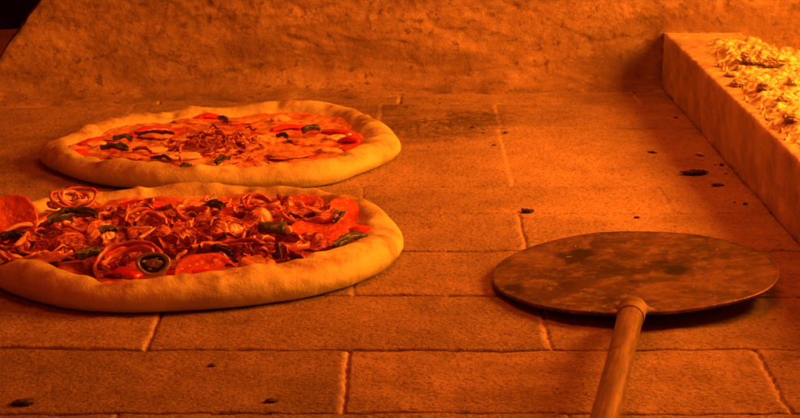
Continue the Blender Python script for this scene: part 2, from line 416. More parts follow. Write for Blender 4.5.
# ------------------------------------------------------------------ rough solids
def rough_box(name, c, s, mat, parent=None, res=0.004, r=0.004, amp=0.001, sc=60, rotz=0, rot=None, seed=0, shear=0):
    nx, ny, nz = [max(3, int(k / res)) for k in s]
    V = []; Fc = []
    def face(n1, n2, fn):
        base = len(V)
        for i in range(n1 + 1):
            for j in range(n2 + 1): V.append(fn(i / n1 * 2 - 1, j / n2 * 2 - 1))
        for i in range(n1):
            for j in range(n2):
                a = base + i * (n2 + 1) + j; Fc.append((a, a + n2 + 1, a + n2 + 2, a + 1))
    face(nx, ny, lambda u, v: (u, v, 1)); face(ny, nx, lambda u, v: (v, u, -1))
    face(ny, nz, lambda u, v: (1, u, v)); face(nz, ny, lambda u, v: (-1, v, u))
    face(nz, nx, lambda u, v: (v, 1, u)); face(nx, nz, lambda u, v: (u, -1, v))
    A = np.array(V, float) * (np.array(s) / 2)
    key = {}; remap = []; out = []
    for q in np.round(A, 6):
        t = tuple(q)
        if t not in key: key[t] = len(out); out.append(t)
        remap.append(key[t])
    A = np.array(out); Fa = np.array(remap)[np.array(Fc)]
    hs = np.array(s) / 2
    inner = np.clip(A, -(hs - r), hs - r); dlt = A - inner
    L = np.linalg.norm(dlt, axis=1); nrm = dlt / np.maximum(L, 1e-9)[:, None]
    A = inner + nrm * r
    A = A + nrm * (amp * 2 * f3(A * sc + seed * 3.1, 4, seed))[:, None]
    if rot is None: rot = Matrix.Rotation(rotz, 3, 'Z')
    A = A @ np.array(rot).T + np.array(c)
    return mesh_obj(name, A, Fa, mat, parent)

# stone kerb that holds back the embers
bot_far = P(660, 87); bot_near = P(800, 247)
ang = math.atan2(bot_near.x - bot_far.x, bot_far.y - bot_near.y)
BH = 0.062; BWD = 0.085; BL = 1.25
far = Vector((bot_far.x, bot_far.y, 0)); dirn = (bot_near - bot_far).normalized(); side = Vector((-dirn.y, dirn.x, 0))
ctr = far + dirn * (BL / 2 + 0.01) + side * (BWD / 2) + Vector((0, 0, BH / 2 - 0.001))
kerb = rough_box('stone_kerb', ctr, (BWD, BL, BH), MAT['block'], res=0.0028, r=0.0032, amp=0.0020, sc=95, rotz=ang)
tag(kerb, 'long low block of pale rough stone along the right side, ash on its top', 'stone block')

def worley(X, Y, sc, s=0):
    x = X * sc + 40; y = Y * sc + 40; xi = np.floor(x).astype(int); yi = np.floor(y).astype(int)
    best = np.full(X.shape, 9.0); val = np.zeros(X.shape)
    for dx in (-1, 0, 1):
        for dy in (-1, 0, 1):
            a = (xi + dx + s * 7) & 255; b = (yi + dy + s * 13) & 255
            px = xi + dx + T2[a, b]; py = yi + dy + T2[b, (a + 91) & 255]
            d = np.hypot(x - px, y - py); m = d < best; best = np.where(m, d, best); val = np.where(m, T2[(a + 33) & 255, (b + 57) & 255], val)
    return best, val
# ash
def ash_build():
    xs_ = np.arange(0.262, 0.75, 0.0013); ys_ = np.arange(1.15, 2.12, 0.0013)
    X, Y = np.meshgrid(xs_, ys_, indexing='ij')
    dx = (X - far.x) * side.x + (Y - far.y) * side.y          # distance across the kerb
    al = (X - far.x) * dirn.x + (Y - far.y) * dirn.y          # distance along it
    lim = np.interp(al, [0.0, 0.08, 0.22, 0.42, 0.62, 1.2], [0.050, 0.030, 0.018, 0.009, 0.006, 0.006]) + 0.018 * f2(X * 30, Y * 30, 4, 2)
    cover = np.clip((dx - lim) / 0.016, 0, 1)
    cover = cover * np.clip((al - 0.050 - 0.35 * np.clip(dx - .05, 0, 1) + 0.05 * f2(X * 25, Y * 25, 3, 7)) / 0.03, 0, 1)
    lum = 0.5 + f2(X * 22, Y * 22, 4, 5) * 1.6
    ch = np.abs(f2(X * 70, Y * 70, 4, 9)) * 2
    w1, v1 = worley(X + .004 * f2(X * 90, Y * 90, 2, 1), Y, 125, 1); w2, v2 = worley(X, Y + .002 * f2(X * 190, Y * 190, 2, 1), 230, 2)
    crumb = 0.0034 * v1 ** 2 * np.clip(1.05 - 1.5 * w1 ** 2, 0, 1) + 0.0024 * v2 * np.clip(1 - 1.3 * w2 ** 2, 0, 1)
    hgt = BH - 0.003 + cover * (0.0030 + 0.005 * lum + crumb + .004 * ch) + np.where(cover < .3, 0.003 * np.clip(v2 - .76 - .6 * np.clip(.25 - al, 0, .25), 0, 1) * 8 * np.clip(1 - 1.8 * w2 ** 2, 0, 1), 0)
    pile = np.exp(-(((al - 0.20) / 0.05) ** 2 + ((dx - 0.085) / 0.045) ** 2))
    hgt += 0.007 * pile * (0.6 + 1.2 * ch)
    hgt -= np.clip(dx - 0.11, 0, 1) ** 1.2 * 0.25
    hgt = np.where((cover <= 0.0) & (dx < BWD), BH - 0.006, hgt); hgt = np.where(dx > BWD, hgt * np.clip((al - 0.10) / 0.1, 0, 1), hgt)
    Z = np.maximum(hgt, 0.004)
    keep = dx > 0.0055
    idx = gridfaces(len(xs_), len(ys_))
    kf = keep.ravel()[idx].all(1) & (Y.ravel()[idx].max(1) < wall_y(X.ravel()[idx].mean(1)) + 0.02)
    o = mesh_obj('ash', np.stack([X, Y, Z], -1).reshape(-1, 3), idx[kf], MAT['ash'])
    tag(o, 'pale crumbly wood ash heaped over the stone block', 'ash', kind='stuff')
    return hgt, xs_, ys_
AH, AX, AY = ash_build()
def lump(name, c, s, mat, seed, amp=0.35, rot=0.0, n=20, parent=None, rough=0.0):
    th = np.linspace(0, math.pi, n); ph = np.linspace(0, 2 * math.pi, n * 2, endpoint=False)
    PH, TH = np.meshgrid(ph, th, indexing='ij')
    d = np.stack([np.sin(TH) * np.cos(PH), np.sin(TH) * np.sin(PH), np.cos(TH)], -1).reshape(-1, 3)
    q = 1 + amp * 2 * f3(d * 1.6 + 10 + seed * 1.37, 4, seed % 11) + rough * 2 * (np.abs(f3(d * 5 + seed, 3, seed % 7)) - .1)
    v = d * q[:, None] * np.array(s) / 2
    R = np.array(Matrix.Rotation(rot, 3, 'Z')); v = v @ R.T + np.array(c)
    return mesh_obj(name, v, gridfaces(n * 2, n, True), mat, parent, smooth=True)
rr = random.Random(11)
cl_specs = [(716, 66, .014, 'tiny'), (757, 63, .034, 'largest'), (778, 66, .030, 'big'), (740, 78, .018, 'small'), (766, 88, .020, 's'), (785, 100, .016, 's'),
            (751, 98, .012, 's'), (792, 120, .018, 's'), (772, 112, .010, 's'), (733, 70, .012, 's'), (745, 90, .010, 's'), (796, 85, .02, 's'), (762, 105, .009, 's'), (728, 80, .008, 's'), (781, 130, .009, 's')]
wh = ['lone ash crumb farthest to the left on the far end of the stone block', 'largest ash lump, standing on the crest of the ash heap', 'broad ash lump touching the right side of the largest one',
      'rounded ash lump just left of and nearer than the largest one', 'medium ash lump in front of the largest one', 'medium ash lump below the broad lump, by the right edge of the photo', 'small ash bit on the left slope of the heap in front of the rounded lump',
      'flat ash lump at the right edge of the photo, nearer than the medium ones', 'small ash bit in the middle of the heap, nearer than the medium lumps', 'small ash lump on the left border of the heap beyond the rounded lump', 'small ash bit squeezed between the rounded lump and the medium lump',
      'ash lump cut by the right edge of the photo behind the flat lump', 'tiny ash bit at the left border of the heap halfway along the block', 'tiny ash bit on bare stone beside the left border of the heap', 'tiny ash bit nearest the viewer on the heap']
for i, (px, py, s, k) in enumerate(cl_specs):
    c = P(px, py, BH + 0.006)
    ix = int(np.clip((c.x - AX[0]) / 0.0013, 0, len(AX) - 1)); iy = int(np.clip((c.y - AY[0]) / 0.0013, 0, len(AY) - 1))
    c.z = AH[ix, iy] + s * 0.12
    o = lump('ash_clump', c, (s * 1.0, s * .8, s * 0.36), MAT['ash'], i + 1, 0.5, rr.uniform(0, 3), n=44, rough=0.55)
    tag(o, wh[i], 'ash clump', 'ash clumps on the stone block')

# ------------------------------------------------------------------ flakes lying on the floor
fl = [(694, 174, .026, .008, 0.3, 'char', 'largest black charred flake beside the stone block'),
      (718, 186, .012, .004, -0.4, 'char', 'thin charred flake just right of the largest flake by the stone block'),
      (700, 155, .010, .006, 0.9, 'block', 'pale stone crumb near the foot of the stone block'),
      (653, 153, .012, .003, -0.7, 'char', 'thin dark splinter on the bare bricks left of the stone block'),
      (527, 212, .012, .005, -0.5, 'char', 'charred flake beside the brick joint above the peel blade'),
      (24, 404, .013, .006, 0.1, 'char', 'black charred crumb on the front bricks in the lower left corner'),
      (271, 402, .009, .004, 0.5, 'char', 'dark charred crumb on the front brick, left of the short joint'),
      (212, 366, .006, .003, 0.0, 'char', 'tiny dark speck on the front brick below the near pizza'),
      (505, 133, .005, .003, 0.0, 'char', 'tiny dark crumb at the long joint amid the sooty specks'),
      (637, 218, .005, .003, 0.0, 'char', 'tiny dark crumb on the brick just above the peel blade')]
for i, (px, py, a, b, r_, mt, lb) in enumerate(fl):
    c = P(px, py); c.z = b * 0.22
    o = lump('charred_flake' if mt == 'char' else 'stone_crumb', c, (a * .8, b * 1.3, b * 0.45), MAT[mt], i + 40, 0.8, r_, n=26, rough=.7)
    tag(o, lb, 'flake' if mt == 'char' else 'crumb', 'charred flakes scattered on the oven floor' if mt == 'char' else None)

rc = random.Random(77)
for i in range(16):
    t = rc.random(); px = 668 + 110 * t + rc.gauss(-8, 8); py = 100 + 122 * t + rc.gauss(4, 5)
    c = P(px, py); sz = rc.uniform(.0016, .0036)
    tone_ = 'black' if i % 3 == 0 else 'pale'
    o = lump('crumb', c + Vector((0, 0, sz * .2)), (sz * 1.4, sz, sz * .6), MAT['char' if i % 3 == 0 else 'block'], i + 60, 0.6, rc.uniform(0, 3), n=10, rough=.5)
    tag(o, 'tiny %s crumb lying on the bricks along the foot of the stone block' % tone_, 'crumb', 'tiny crumbs along the foot of the stone block')
for i in range(14):
    px = rc.uniform(395, 510); py = rc.gauss(126, 11); c = P(px, py); sz = rc.uniform(.0014, .0030)
    o = lump('crumb', c + Vector((0, 0, sz * .15)), (sz * 1.5, sz * 1.3, sz * .4), MAT['char'], i + 90, 0.6, rc.uniform(0, 3), n=10, rough=.5)
    tag(o, 'tiny black crumb in the sooty patch right of the far pizza', 'crumb', 'tiny crumbs in the sooty patch')
# ------------------------------------------------------------------ pizza builder
class Pizza:
    def __init__(s, outline, label, cheese, bumps, seed, rim_h, crest, inner, drop, bakes=()):
        """outline: photo points with their height; bumps: (deg, width deg, dr, dz, dcrest)"""
        pts = [P(q[0], q[1] + (drop if q[2] >= .018 else 0), q[2]) for q in outline]
        s.c = Vector((sum(p.x for p in pts) / len(pts), (min(p.y for p in pts) + max(p.y for p in pts)) / 2, 0))
        s.c.x = (min(p.x for p in pts) + max(p.x for p in pts)) / 2
        s.root = empty('pizza', s.c, label, 'pizza', 'pizzas baking on the oven floor')
        th = np.array([math.atan2(p.y - s.c.y, p.x - s.c.x) for p in pts]); r = np.array([math.hypot(p.y - s.c.y, p.x - s.c.x) for p in pts])
        o = np.argsort(th); th = th[o]; r = r[o]
        t3 = np.concatenate([th - 2 * math.pi, th, th + 2 * math.pi]); r3 = np.concatenate([r, r, r])
        s.N = 480; s.th = np.linspace(-math.pi, math.pi, s.N, endpoint=False)
        R = np.interp(s.th, t3, r3)
        k = np.exp(-np.linspace(-2, 2, 31) ** 2); k /= k.sum()
        R = np.convolve(np.concatenate([R[-15:], R, R[:15]]), k, 'valid'); s.R = R
        s.crest = np.full(s.N, crest); s.h = np.full(s.N, rim_h); s.inn = np.full(s.N, inner)
        cs = np.stack([np.cos(s.th), np.sin(s.th), np.zeros(s.N) + seed], -1)
        s.h += 0.003 * f3(cs * 2.6, 3, seed) * 2; s.inn += 0.009 * f3(cs * 3.1 + 5, 3, seed + 1); s.crest += 0.005 * f3(cs * 3.1 + 9, 2, seed + 2)
        for dg, w, dr, dz, dc in bumps:
            d = (np.degrees(s.th) - dg + 180) % 360 - 180
            g = np.exp(-(d / w) ** 2); s.inn += dr * g; s.h += dz * g; s.crest += dc * g
        s.seed = seed
        s.crust(bakes); s.base(cheese)
    def crust(s, bakes):
        prof = []
        R, h, c, w = s.R, s.h, s.crest, s.inn
        # cross-section control points (offset inward from R, height)
        ctl = [(w + 0.03, R * 0 + 0.0012), (c * 1.0, R * 0 + 0.0012), (c * 0.42, h * 0.07), (c * 0.10, h * 0.27), (c * 0.0, h * 0.50), (c * 0.16, h * 0.78), (c * 0.55, h * 0.96), (c * 1.0, h), (c + (w - c) * 0.35, h * 0.93), (c + (w - c) * 0.7, h * 0.74), (w, h * 0.55), (w + 0.010, R * 0 + 0.0105), (w + 0.02, R * 0 + 0.0098)]
        K = len(ctl); O = np.array([q[0] for q in ctl]); Z = np.array([q[1] for q in ctl])
        M_ = 56; t = np.linspace(0, K - 1, M_)
        i = np.clip(np.floor(t).astype(int), 0, K - 2); f = t - i
        def cr(A):
            a0 = A[np.maximum(i - 1, 0)]; a1 = A[i]; a2 = A[i + 1]; a3 = A[np.minimum(i + 2, K - 1)]; ff = f[:, None]
            return 0.5 * (2 * a1 + (a2 - a0) * ff + (2 * a0 - 5 * a1 + 4 * a2 - a3) * ff ** 2 + (3 * a1 - a0 - 3 * a2 + a3) * ff ** 3)
        Oo = cr(O).T; Zz = cr(Z).T       # N x M
        rad = R[:, None] - Oo
        X = rad * np.cos(s.th)[:, None]; Y = rad * np.sin(s.th)[:, None]
        p = np.stack([X, Y, Zz], -1).reshape(-1, 3)
        # normal approx from centre of tube
        tc = np.stack([(R - c) * np.cos(s.th), (R - c) * np.sin(s.th), h * 0.5], -1)[:, None, :].repeat(M_, 1).reshape(-1, 3)
        nr = p - tc; nr /= np.maximum(np.linalg.norm(nr, axis=1), 1e-6)[:, None]
        up = np.clip(p[:, 2] / 0.006, 0, 1)
        d = 0.0034 * f3(p * 30, 2, s.seed) + 0.0016 * f3(p * 110, 3, s.seed + 3)
        # blisters
        rr = random.Random(s.seed)
        char = np.zeros(len(p))
        for k in range(70):
            a = rr.uniform(-math.pi, math.pi); j = int((a + math.pi) / (2 * math.pi) * s.N) % s.N
            off = rr.uniform(0.2, 1.9) * c[j]; q = np.array([(R[j] - off) * math.cos(a), (R[j] - off) * math.sin(a), h[j] * (0.95 if off > c[j] * .5 else 0.6)])
            rr_ = rr.uniform(0.004, 0.009); g = np.exp(-((p - q) ** 2).sum(1) / rr_ ** 2)
            d += g * rr.uniform(0.0006, 0.0022)
            if rr.random() < 0.35: char = np.maximum(char, np.exp(-((p - q) ** 2).sum(1) / (rr_ * 0.55) ** 2) * rr.uniform(0.2, 0.7))
        for k in range(14):
            a = rr.uniform(-math.pi, math.pi); j = int((a + math.pi) / (2 * math.pi) * s.N) % s.N
            q = np.array([(R[j] - c[j] * rr.uniform(.7, 1.7)) * math.cos(a), (R[j] - c[j] * rr.uniform(.7, 1.7)) * math.sin(a), h[j]])
            d -= np.exp(-((p - q) ** 2).sum(1) / rr.uniform(.004, .010) ** 2) * rr.uniform(.001, .0042)
        d += 0.0011 * (np.abs(f3(p * 50 + 3, 2, s.seed + 5)) * 2 - 0.2)
        p = p + nr * (d * up)[:, None]
        top = np.clip((p[:, 2] / np.repeat(h, M_) - 0.55) / 0.4, 0, 1)
        char = char * (0.4 + n3(p * 300)); char = np.clip(char + 0.0, 0, 1)
        for (bx, by, bz, br, ba) in bakes:
            q = np.array(P(bx, by, bz) - s.c); g = ((p - q) ** 2).sum(1) / br ** 2
            char = np.maximum(char, ba * np.clip(np.exp(-g) * (0.3 + 1.6 * n3(p * 260)), 0, 1))
        p = p + np.array(s.c)
        mesh_obj('crust', p, gridfaces(s.N, M_, True)[:, ::-1], MAT['dough'], s.root, attrs=dict(top=top, char=char))
    def zb(s, x, y):
        r = np.hypot(x, y)
        return 0.0115 + 0.0045 * f2(x * 40 + s.seed, y * 40, 3, s.seed) * 2 + 0.0025 * f2(x * 130, y * 130, 3, 3)
    def base(s, mat):
        nr = 90; t = np.linspace(0, 1, nr)
        rad = (s.R - s.inn + 0.0045)[:, None] * t[None, :]
        X = rad * np.cos(s.th)[:, None]; Y = rad * np.sin(s.th)[:, None]
        Z = s.zb(X, Y); Z = Z + 0.0015 * t[None, :] ** 6
        Z[:, -1] -= 0.004
        rim = (np.clip((t - 0.9) / 0.1, 0, 1) ** 1.5)[None, :] * np.clip(0.5 + 2 * f2(X * 50, Y * 50, 3, 2), 0, 1)
        p = np.stack([X, Y, Z], -1).reshape(-1, 3) + np.array(s.c)
        mesh_obj('sauce_and_cheese', p, gridfaces(s.N, nr, True), mat, s.root, attrs=dict(rim=rim.ravel()))
    def z(s, x, y): return float(s.zb(x - s.c.x, y - s.c.y))

def path_frames(pts, n):
    P_ = np.array([tuple(p) for p in pts]); K = len(P_); t = np.linspace(0, K - 1, n); i = np.clip(np.floor(t).astype(int), 0, K - 2); f = (t - i)[:, None]
    a0 = P_[np.maximum(i - 1, 0)]; a1 = P_[i]; a2 = P_[i + 1]; a3 = P_[np.minimum(i + 2, K - 1)]
    C = 0.5 * (2 * a1 + (a2 - a0) * f + (2 * a0 - 5 * a1 + 4 * a2 - a3) * f ** 2 + (3 * a1 - a0 - 3 * a2 + a3) * f ** 3)
    T = np.gradient(C, axis=0); T /= np.maximum(np.linalg.norm(T, axis=1), 1e-9)[:, None]
    S = np.cross(T, [0, 0, 1.0]); S /= np.maximum(np.linalg.norm(S, axis=1), 1e-6)[:, None]
    Nn = np.cross(S, T)
    return C, T, S, Nn
def ribbon(name, pts, w, th, mat, parent, n=40, m=8, tilt=0.0, tiltv=0.0, wave=0.0, wf=3, curl=0.0, seed=0, taper=0.25, rag=0.15, rgh=0.0008):
    """strip of meat / vegetable with thickness, tilt along its length, a wavy edge and a curl"""
    C, T, S, Nn = path_frames(pts, n)
    u = np.linspace(0, 1, n)
    W = w * (1 - taper * (2 * np.abs(u - 0.5)) ** 3) * (1 + rag * 2 * f2(u * 9, u * 0 + seed, 3, seed % 9))
    tl = tilt + tiltv * np.sin(u * wf * 2.1 + seed)
    v = np.linspace(-1, 1, m)
    top = []; bot = []; uvs = []
    for k in range(n):
        s = S[k] * math.cos(tl[k]) + Nn[k] * math.sin(tl[k]); nn = -S[k] * math.sin(tl[k]) + Nn[k] * math.cos(tl[k])
        for q in v:
            off = curl * w * (q * q - 0.4) + wave * math.sin(u[k] * wf * 6.28 + q * 1.3 + seed) * (0.5 + 0.5 * abs(q))
            c = C[k] + s * (q * W[k] / 2) + nn * off
            tt = th * (1 - 0.6 * q ** 6) * (0.35 if k in (0, n - 1) else 1)
            top.append(c + nn * tt / 2); bot.append(c - nn * tt / 2); uvs.append((u[k] * max(1, 6 * u[-1]), (q + 1) / 2 + seed * 1.7))
    A = np.array(top + bot)
    A = A + rgh * np.stack([f3(A * 260, 3, 1), f3(A * 260, 3, 4), 1.6 * f3(A * 200, 3, 7)], -1)
    f1 = gridfaces(n, m); f2_ = gridfaces(n, m)[:, ::-1] + n * m
    e = []
    for k in range(n - 1):
        a = k * m; e.append((a + m, a, a + n * m, a + m + n * m)); b = k * m + m - 1; e.append((b, b + m, b + m + n * m, b + n * m))
    for q in range(m - 1):
        e.append((q, q + 1, q + 1 + n * m, q + n * m)); z = (n - 1) * m + q; e.append((z + 1, z, z + n * m, z + 1 + n * m))
    zt = np.array([p[2] for p in A]); 
    return mesh_obj(name, A, np.concatenate([f1, f2_, np.array(e)]), mat, parent, uv=np.array(uvs + uvs))
def disc(name, c, r, th, mat, parent, rot=None, bend=0.0, seed=0, ell=1.0):
    nt, nr = 48, 10; ph = np.linspace(0, 2 * math.pi, nt, endpoint=False)
    prof = [(0.0, th / 2)] + [(q, th / 2 * (1 - 0.2 * q ** 4)) for q in (0.25, 0.5, 0.7, 0.85, 0.94)] + [(0.99, th * 0.3), (1.0, 0), (0.99, -th * 0.3)] + [(q, -th / 2) for q in (0.94, 0.7, 0.4, 0.0)]
    pr = np.array(prof); rad = r * (1 + 0.09 * 2 * f2(np.cos(ph) * 1.5 + seed, np.sin(ph) * 1.5, 3, seed))
    X = rad[:, None] * pr[None, :, 0] * np.cos(ph)[:, None]; Y = ell * rad[:, None] * pr[None, :, 0] * np.sin(ph)[:, None]
    Z = pr[None, :, 1] + bend * (X / r) ** 2 * r + 0.004 * f2(X * 70 + seed, Y * 70, 3, seed)
    v = np.stack([X, Y, Z], -1).reshape(-1, 3)
    if rot is not None: v = v @ np.array(rot).T
    return mesh_obj(name, v + np.array(c), gridfaces(nt, len(prof), True), mat, parent)
def tube(name, pts, rad, mat, parent, n=40, k=12, closed_ends=True, flat=1.0, rfun=None, seed=0, amp=0.0):
    C, T, S, Nn = path_frames(pts, n); a = np.linspace(0, 2 * math.pi, k, endpoint=False)
    u = np.linspace(0, 1, n); r = np.full(n, rad) if rfun is None else np.array([rfun(q) for q in u])
    if closed_ends:
        e = np.minimum(u, 1 - u) * n; r = r * np.sqrt(np.clip((e + 0.05) / 2.0, 0.02, 1))
    A = C[:, None, :] + (r[:, None] * np.cos(a)[None])[..., None] * S[:, None, :] + (flat * r[:, None] * np.sin(a)[None])[..., None] * Nn[:, None, :]
    A = A.reshape(-1, 3)
    if amp: A = A + (A - np.repeat(C, k, 0)) * (amp * f3(A * 150, 3, seed))[:, None]
    idx = gridfaces(k, n, True)                       # (k wraps) but layout is n x k
    i = idx // n; j = idx % n
    faces = (j * k + i)
    return mesh_obj(name, A, faces, mat, parent, uv=np.stack([np.repeat(u, k) * 4, np.tile(a / 6.28, n)], -1))
def rot3(rx=0, ry=0, rz=0):
    return Matrix.Rotation(rz, 3, 'Z') @ Matrix.Rotation(ry, 3, 'Y') @ Matrix.Rotation(rx, 3, 'X')
def onion_ring(pz, px, py, r, z, tilt=(0, 0, 0), rings=3, h=0.004, ell=1.0, a0=0.0, a1=6.283, seed=0):
    c = P(px, py, z); R_ = np.array(rot3(*tilt)); first = None
    for q in range(rings):
        rad = r * (1 - 0.27 * q - 0.05 * math.sin(seed * 5 + q * 3))
        n = 44; full = (a1 - a0) > 6.2
        a = np.linspace(a0, a1, n)
        rd = rad * (1 + 0.14 * np.sin(2 * a + seed + q * 0.7) + 0.25 * f2(np.cos(a) * 1.6 + q + seed, np.sin(a) * 1.6, 3, seed)) ; off = 0.0008 * q
        pts = np.stack([rd * np.cos(a) + off, ell * rd * np.sin(a), 0.0022 * np.sin(2 * a + seed + q) + 0.004 * f2(np.cos(a) * 2 + q, np.sin(a) * 2 + seed, 2, q)], -1)
        th = 0.0011
        prof = [(-th, -h / 2), (-th, h / 2), (0, h / 2 + .0004), (th, h / 2), (th, -h / 2), (0, -h / 2 - .0004)]
        nr = np.stack([np.cos(a), np.sin(a), 0 * a], -1)
        A = np.concatenate([(pts + nr * o + np.array([0, 0, hh])) for o, hh in prof]).reshape(len(prof), n, 3)
        A = A @ R_.T + np.array(c); sh_ = A.shape; A = A.reshape(-1, 3); A = (A + .0035 * np.stack([f3(A * 160, 3, 1), f3(A * 160, 3, 4), f3(A * 160, 3, 7)], -1)).reshape(sh_)
        faces = gridfaces(len(prof), n, True)
        if first is None:
            first = mesh_obj('onion_ring', A.reshape(-1, 3), faces, MAT['onion'], pz.root)
        else: mesh_obj('inner_ring', A.reshape(-1, 3), faces, MAT['onion_pale' if q % 2 == 0 else 'onion'], first)
    return first

def strip(pz, a, b, w, mat, name, za=0.004, zb=0.004, arch=0.004, bendy=0.0, seed=0, **k):
    """strip from photo point a to b lying on the toppings of pz"""
    A = P(a[0], a[1], 0.022); B = P(b[0], b[1], 0.022); d = B - A; L = d.length; nrm = Vector((-d.y, d.x, 0)).normalized()
    pts = []; n = max(4, int(L / 0.012) + 2); r = random.Random(seed + 5)
    for i in range(n):
        t = i / (n - 1); p = A + d * t + nrm * (bendy * L * math.sin(math.pi * t) + r.uniform(-1, 1) * 0.12 * L / n)
        p.z = pz.z(p.x, p.y) + za + (zb - za) * t + arch * abs(math.sin(t * math.pi * n * 0.45 + seed))
        pts.append(p)
    return ribbon(name, pts, w, k.pop('th', 0.0016), mat, pz.root, n=k.pop('n', max(24, int(L / 0.0016))), seed=seed, **k)

# ------------------------------------------------------------------ far pizza
far_out = [(39, 150, .012), (44, 162, .008), (59, 170, .006), (78, 177, .006), (106, 182, .006), (150, 186, .006), (210, 187, .006), (262, 186, .006), (315, 183.5, .006),
           (341, 179, .006), (357, 172, .006), (380.6, 165, .006), (396, 155, .008), (401.6, 142.5, .012), (396, 127, .018), (375, 111, .02), (352, 101.5, .02), (315, 98, .02),
           (262, 99, .02), (210, 101.5, .02), (150, 107, .02), (109, 111, .02), (78, 121, .02), (57, 131, .02), (43, 141, .016)]
pb = Pizza(far_out, 'far pizza with pale cheese, few toppings and a small dark shredded pile in its middle', MAT['cheese_b'],
           [(20, 16, 0.008, 0.002, 0.002), (-15, 20, 0.012, 0.0015, 0.006), (60, 14, 0.006, 0.004, 0), (-60, 20, 0.004, 0.002, 0), (-140, 20, 0.003, -0.001, 0), (-110, 12, .004, .003, 0)], 3, 0.0195, 0.0140, 0.027, 4.0, [(330, 112, .02, .010, .6), (305, 108, .02, .010, .5), (365, 120, .02, .012, .5), (52, 140, .018, .010, .6), (60, 146, .018, .01, .4), (388, 150, .018, .01, .5), (120, 170, .02, .01, .4), (240, 106, .02, .01, .4)])
near_out = [(0, 287, .006), (36, 299, .006), (72, 306, .006), (108, 309, .006), (180, 307, .006), (257, 301, .006), (308, 294.5, .006), (358, 282, .006), (387, 269, .006), (401, 252, .008), (405, 238, .012),
            (400, 221, .018), (381, 203, .02), (354, 190.5, .02), (322, 183.5, .02), (272, 180, .02), (220, 179.5, .02), (180, 180, .02), (108, 184, .02), (72, 187, .02), (36, 194, .02), (0, 203.5, .02), (-28, 220, .018), (-42, 240, .012), (-38, 260, .008), (-22, 275, .006)]
pa = Pizza(near_out, 'near pizza heaped with bacon, red onion rings, salami and green peppers', MAT['cheese_a'],
           [(90, 62, -0.009, -0.0035, -0.004), (0, 14, 0.009, -0.001, 0.004), (30, 14, 0.006, 0.004, 0.0), (-35, 25, 0.006, 0.004, 0.004), (-65, 20, 0.003, 0.001, 0), (-100, 14, 0.0, -0.002, 0), (-125, 12, 0.004, 0.004, 0), (95, 8, 0.003, 0.003, 0), (60, 20, .004, 0, 0)], 8, 0.0220, 0.0150, 0.029, 3.5, [(381, 234, .022, .008, .8), (395, 228, .022, .007, .6), (374, 212, .022, .012, .45), (312, 286, .014, .009, .5), (345, 200, .02, .012, .4), (250, 186, .02, .01, .5), (200, 187, .02, .008, .5), (110, 190, .02, .01, .4), (105, 276, .022, .01, .35), (392, 255, .012, .01, .45), (290, 190, .02, .009, .6)])

# toppings of the near pizza ---------------------------------------------------
R1 = random.Random(21)
def inside(pz, x, y, m=0.012):
    a = math.atan2(y - pz.c.y, x - pz.c.x); j = int((a + math.pi) / (2 * math.pi) * pz.N) % pz.N
    return math.hypot(x - pz.c.x, y - pz.c.y) < pz.R[j] - pz.inn[j] - m + 0.004
# salami and tomato first (lowest layer)
sal = [(10, 224, .021, (0.85, -0.25, 0.3), .010), (318, 232, .022, (0.35, 0.1, 0), .007), (350, 214, .020, (0.45, 0.35, 0), .006), (92, 232, .020, (0.2, 0, 0), .006),
       (205, 268, .021, (0.5, 0, 0.2), .004), (60, 222, .018, (.2, .1, 0), .004), (240, 215, .019, (.25, 0, 0), .005), (300, 203, .018, (.3, 0, 0), .005), (120, 255, .02, (.3, .2, 0), .004), (180, 232, .020, (.2, 0, 0), .006), (345, 228, .018, (.3, .2, 0), .004), (25, 245, .02, (.1, 0, 0), .004), (285, 250, .019, (.25, 0, 0), .004)]
for i, (px, py, r, rt, dz) in enumerate(sal):
    c = P(px, py, .020); c.z = pa.z(c.x, c.y) + dz
    disc('salami_slice', c, r, 0.0026, MAT['salami'], pa.root, rot3(*rt), bend=0.12, seed=i)
tom = [((118, 200), (165, 199), .014), ((330, 207), (352, 204), .016), ((168, 263), (228, 270), .015), ((100, 262), (140, 268), .012), ((200, 203), (240, 200), .012), ((352, 222), (372, 232), .018), ((262, 205), (292, 210), .012), ((222, 238), (262, 240), .013), ((0, 250), (30, 258), .014)]
for i, (a, b, w) in enumerate(tom):
    A = P(*a, .02); B = P(*b, .02); Mi = (A + B) / 2
    pts = [Vector((A.x, A.y, pa.z(A.x, A.y) + .002)), Vector((Mi.x, Mi.y, pa.z(Mi.x, Mi.y) + .0055)), Vector((B.x, B.y, pa.z(B.x, B.y) + .002))]
    tube('tomato_piece', pts, w / 2, MAT['tomato'], pa.root, n=26, k=16, flat=0.45, seed=i, amp=0.5)
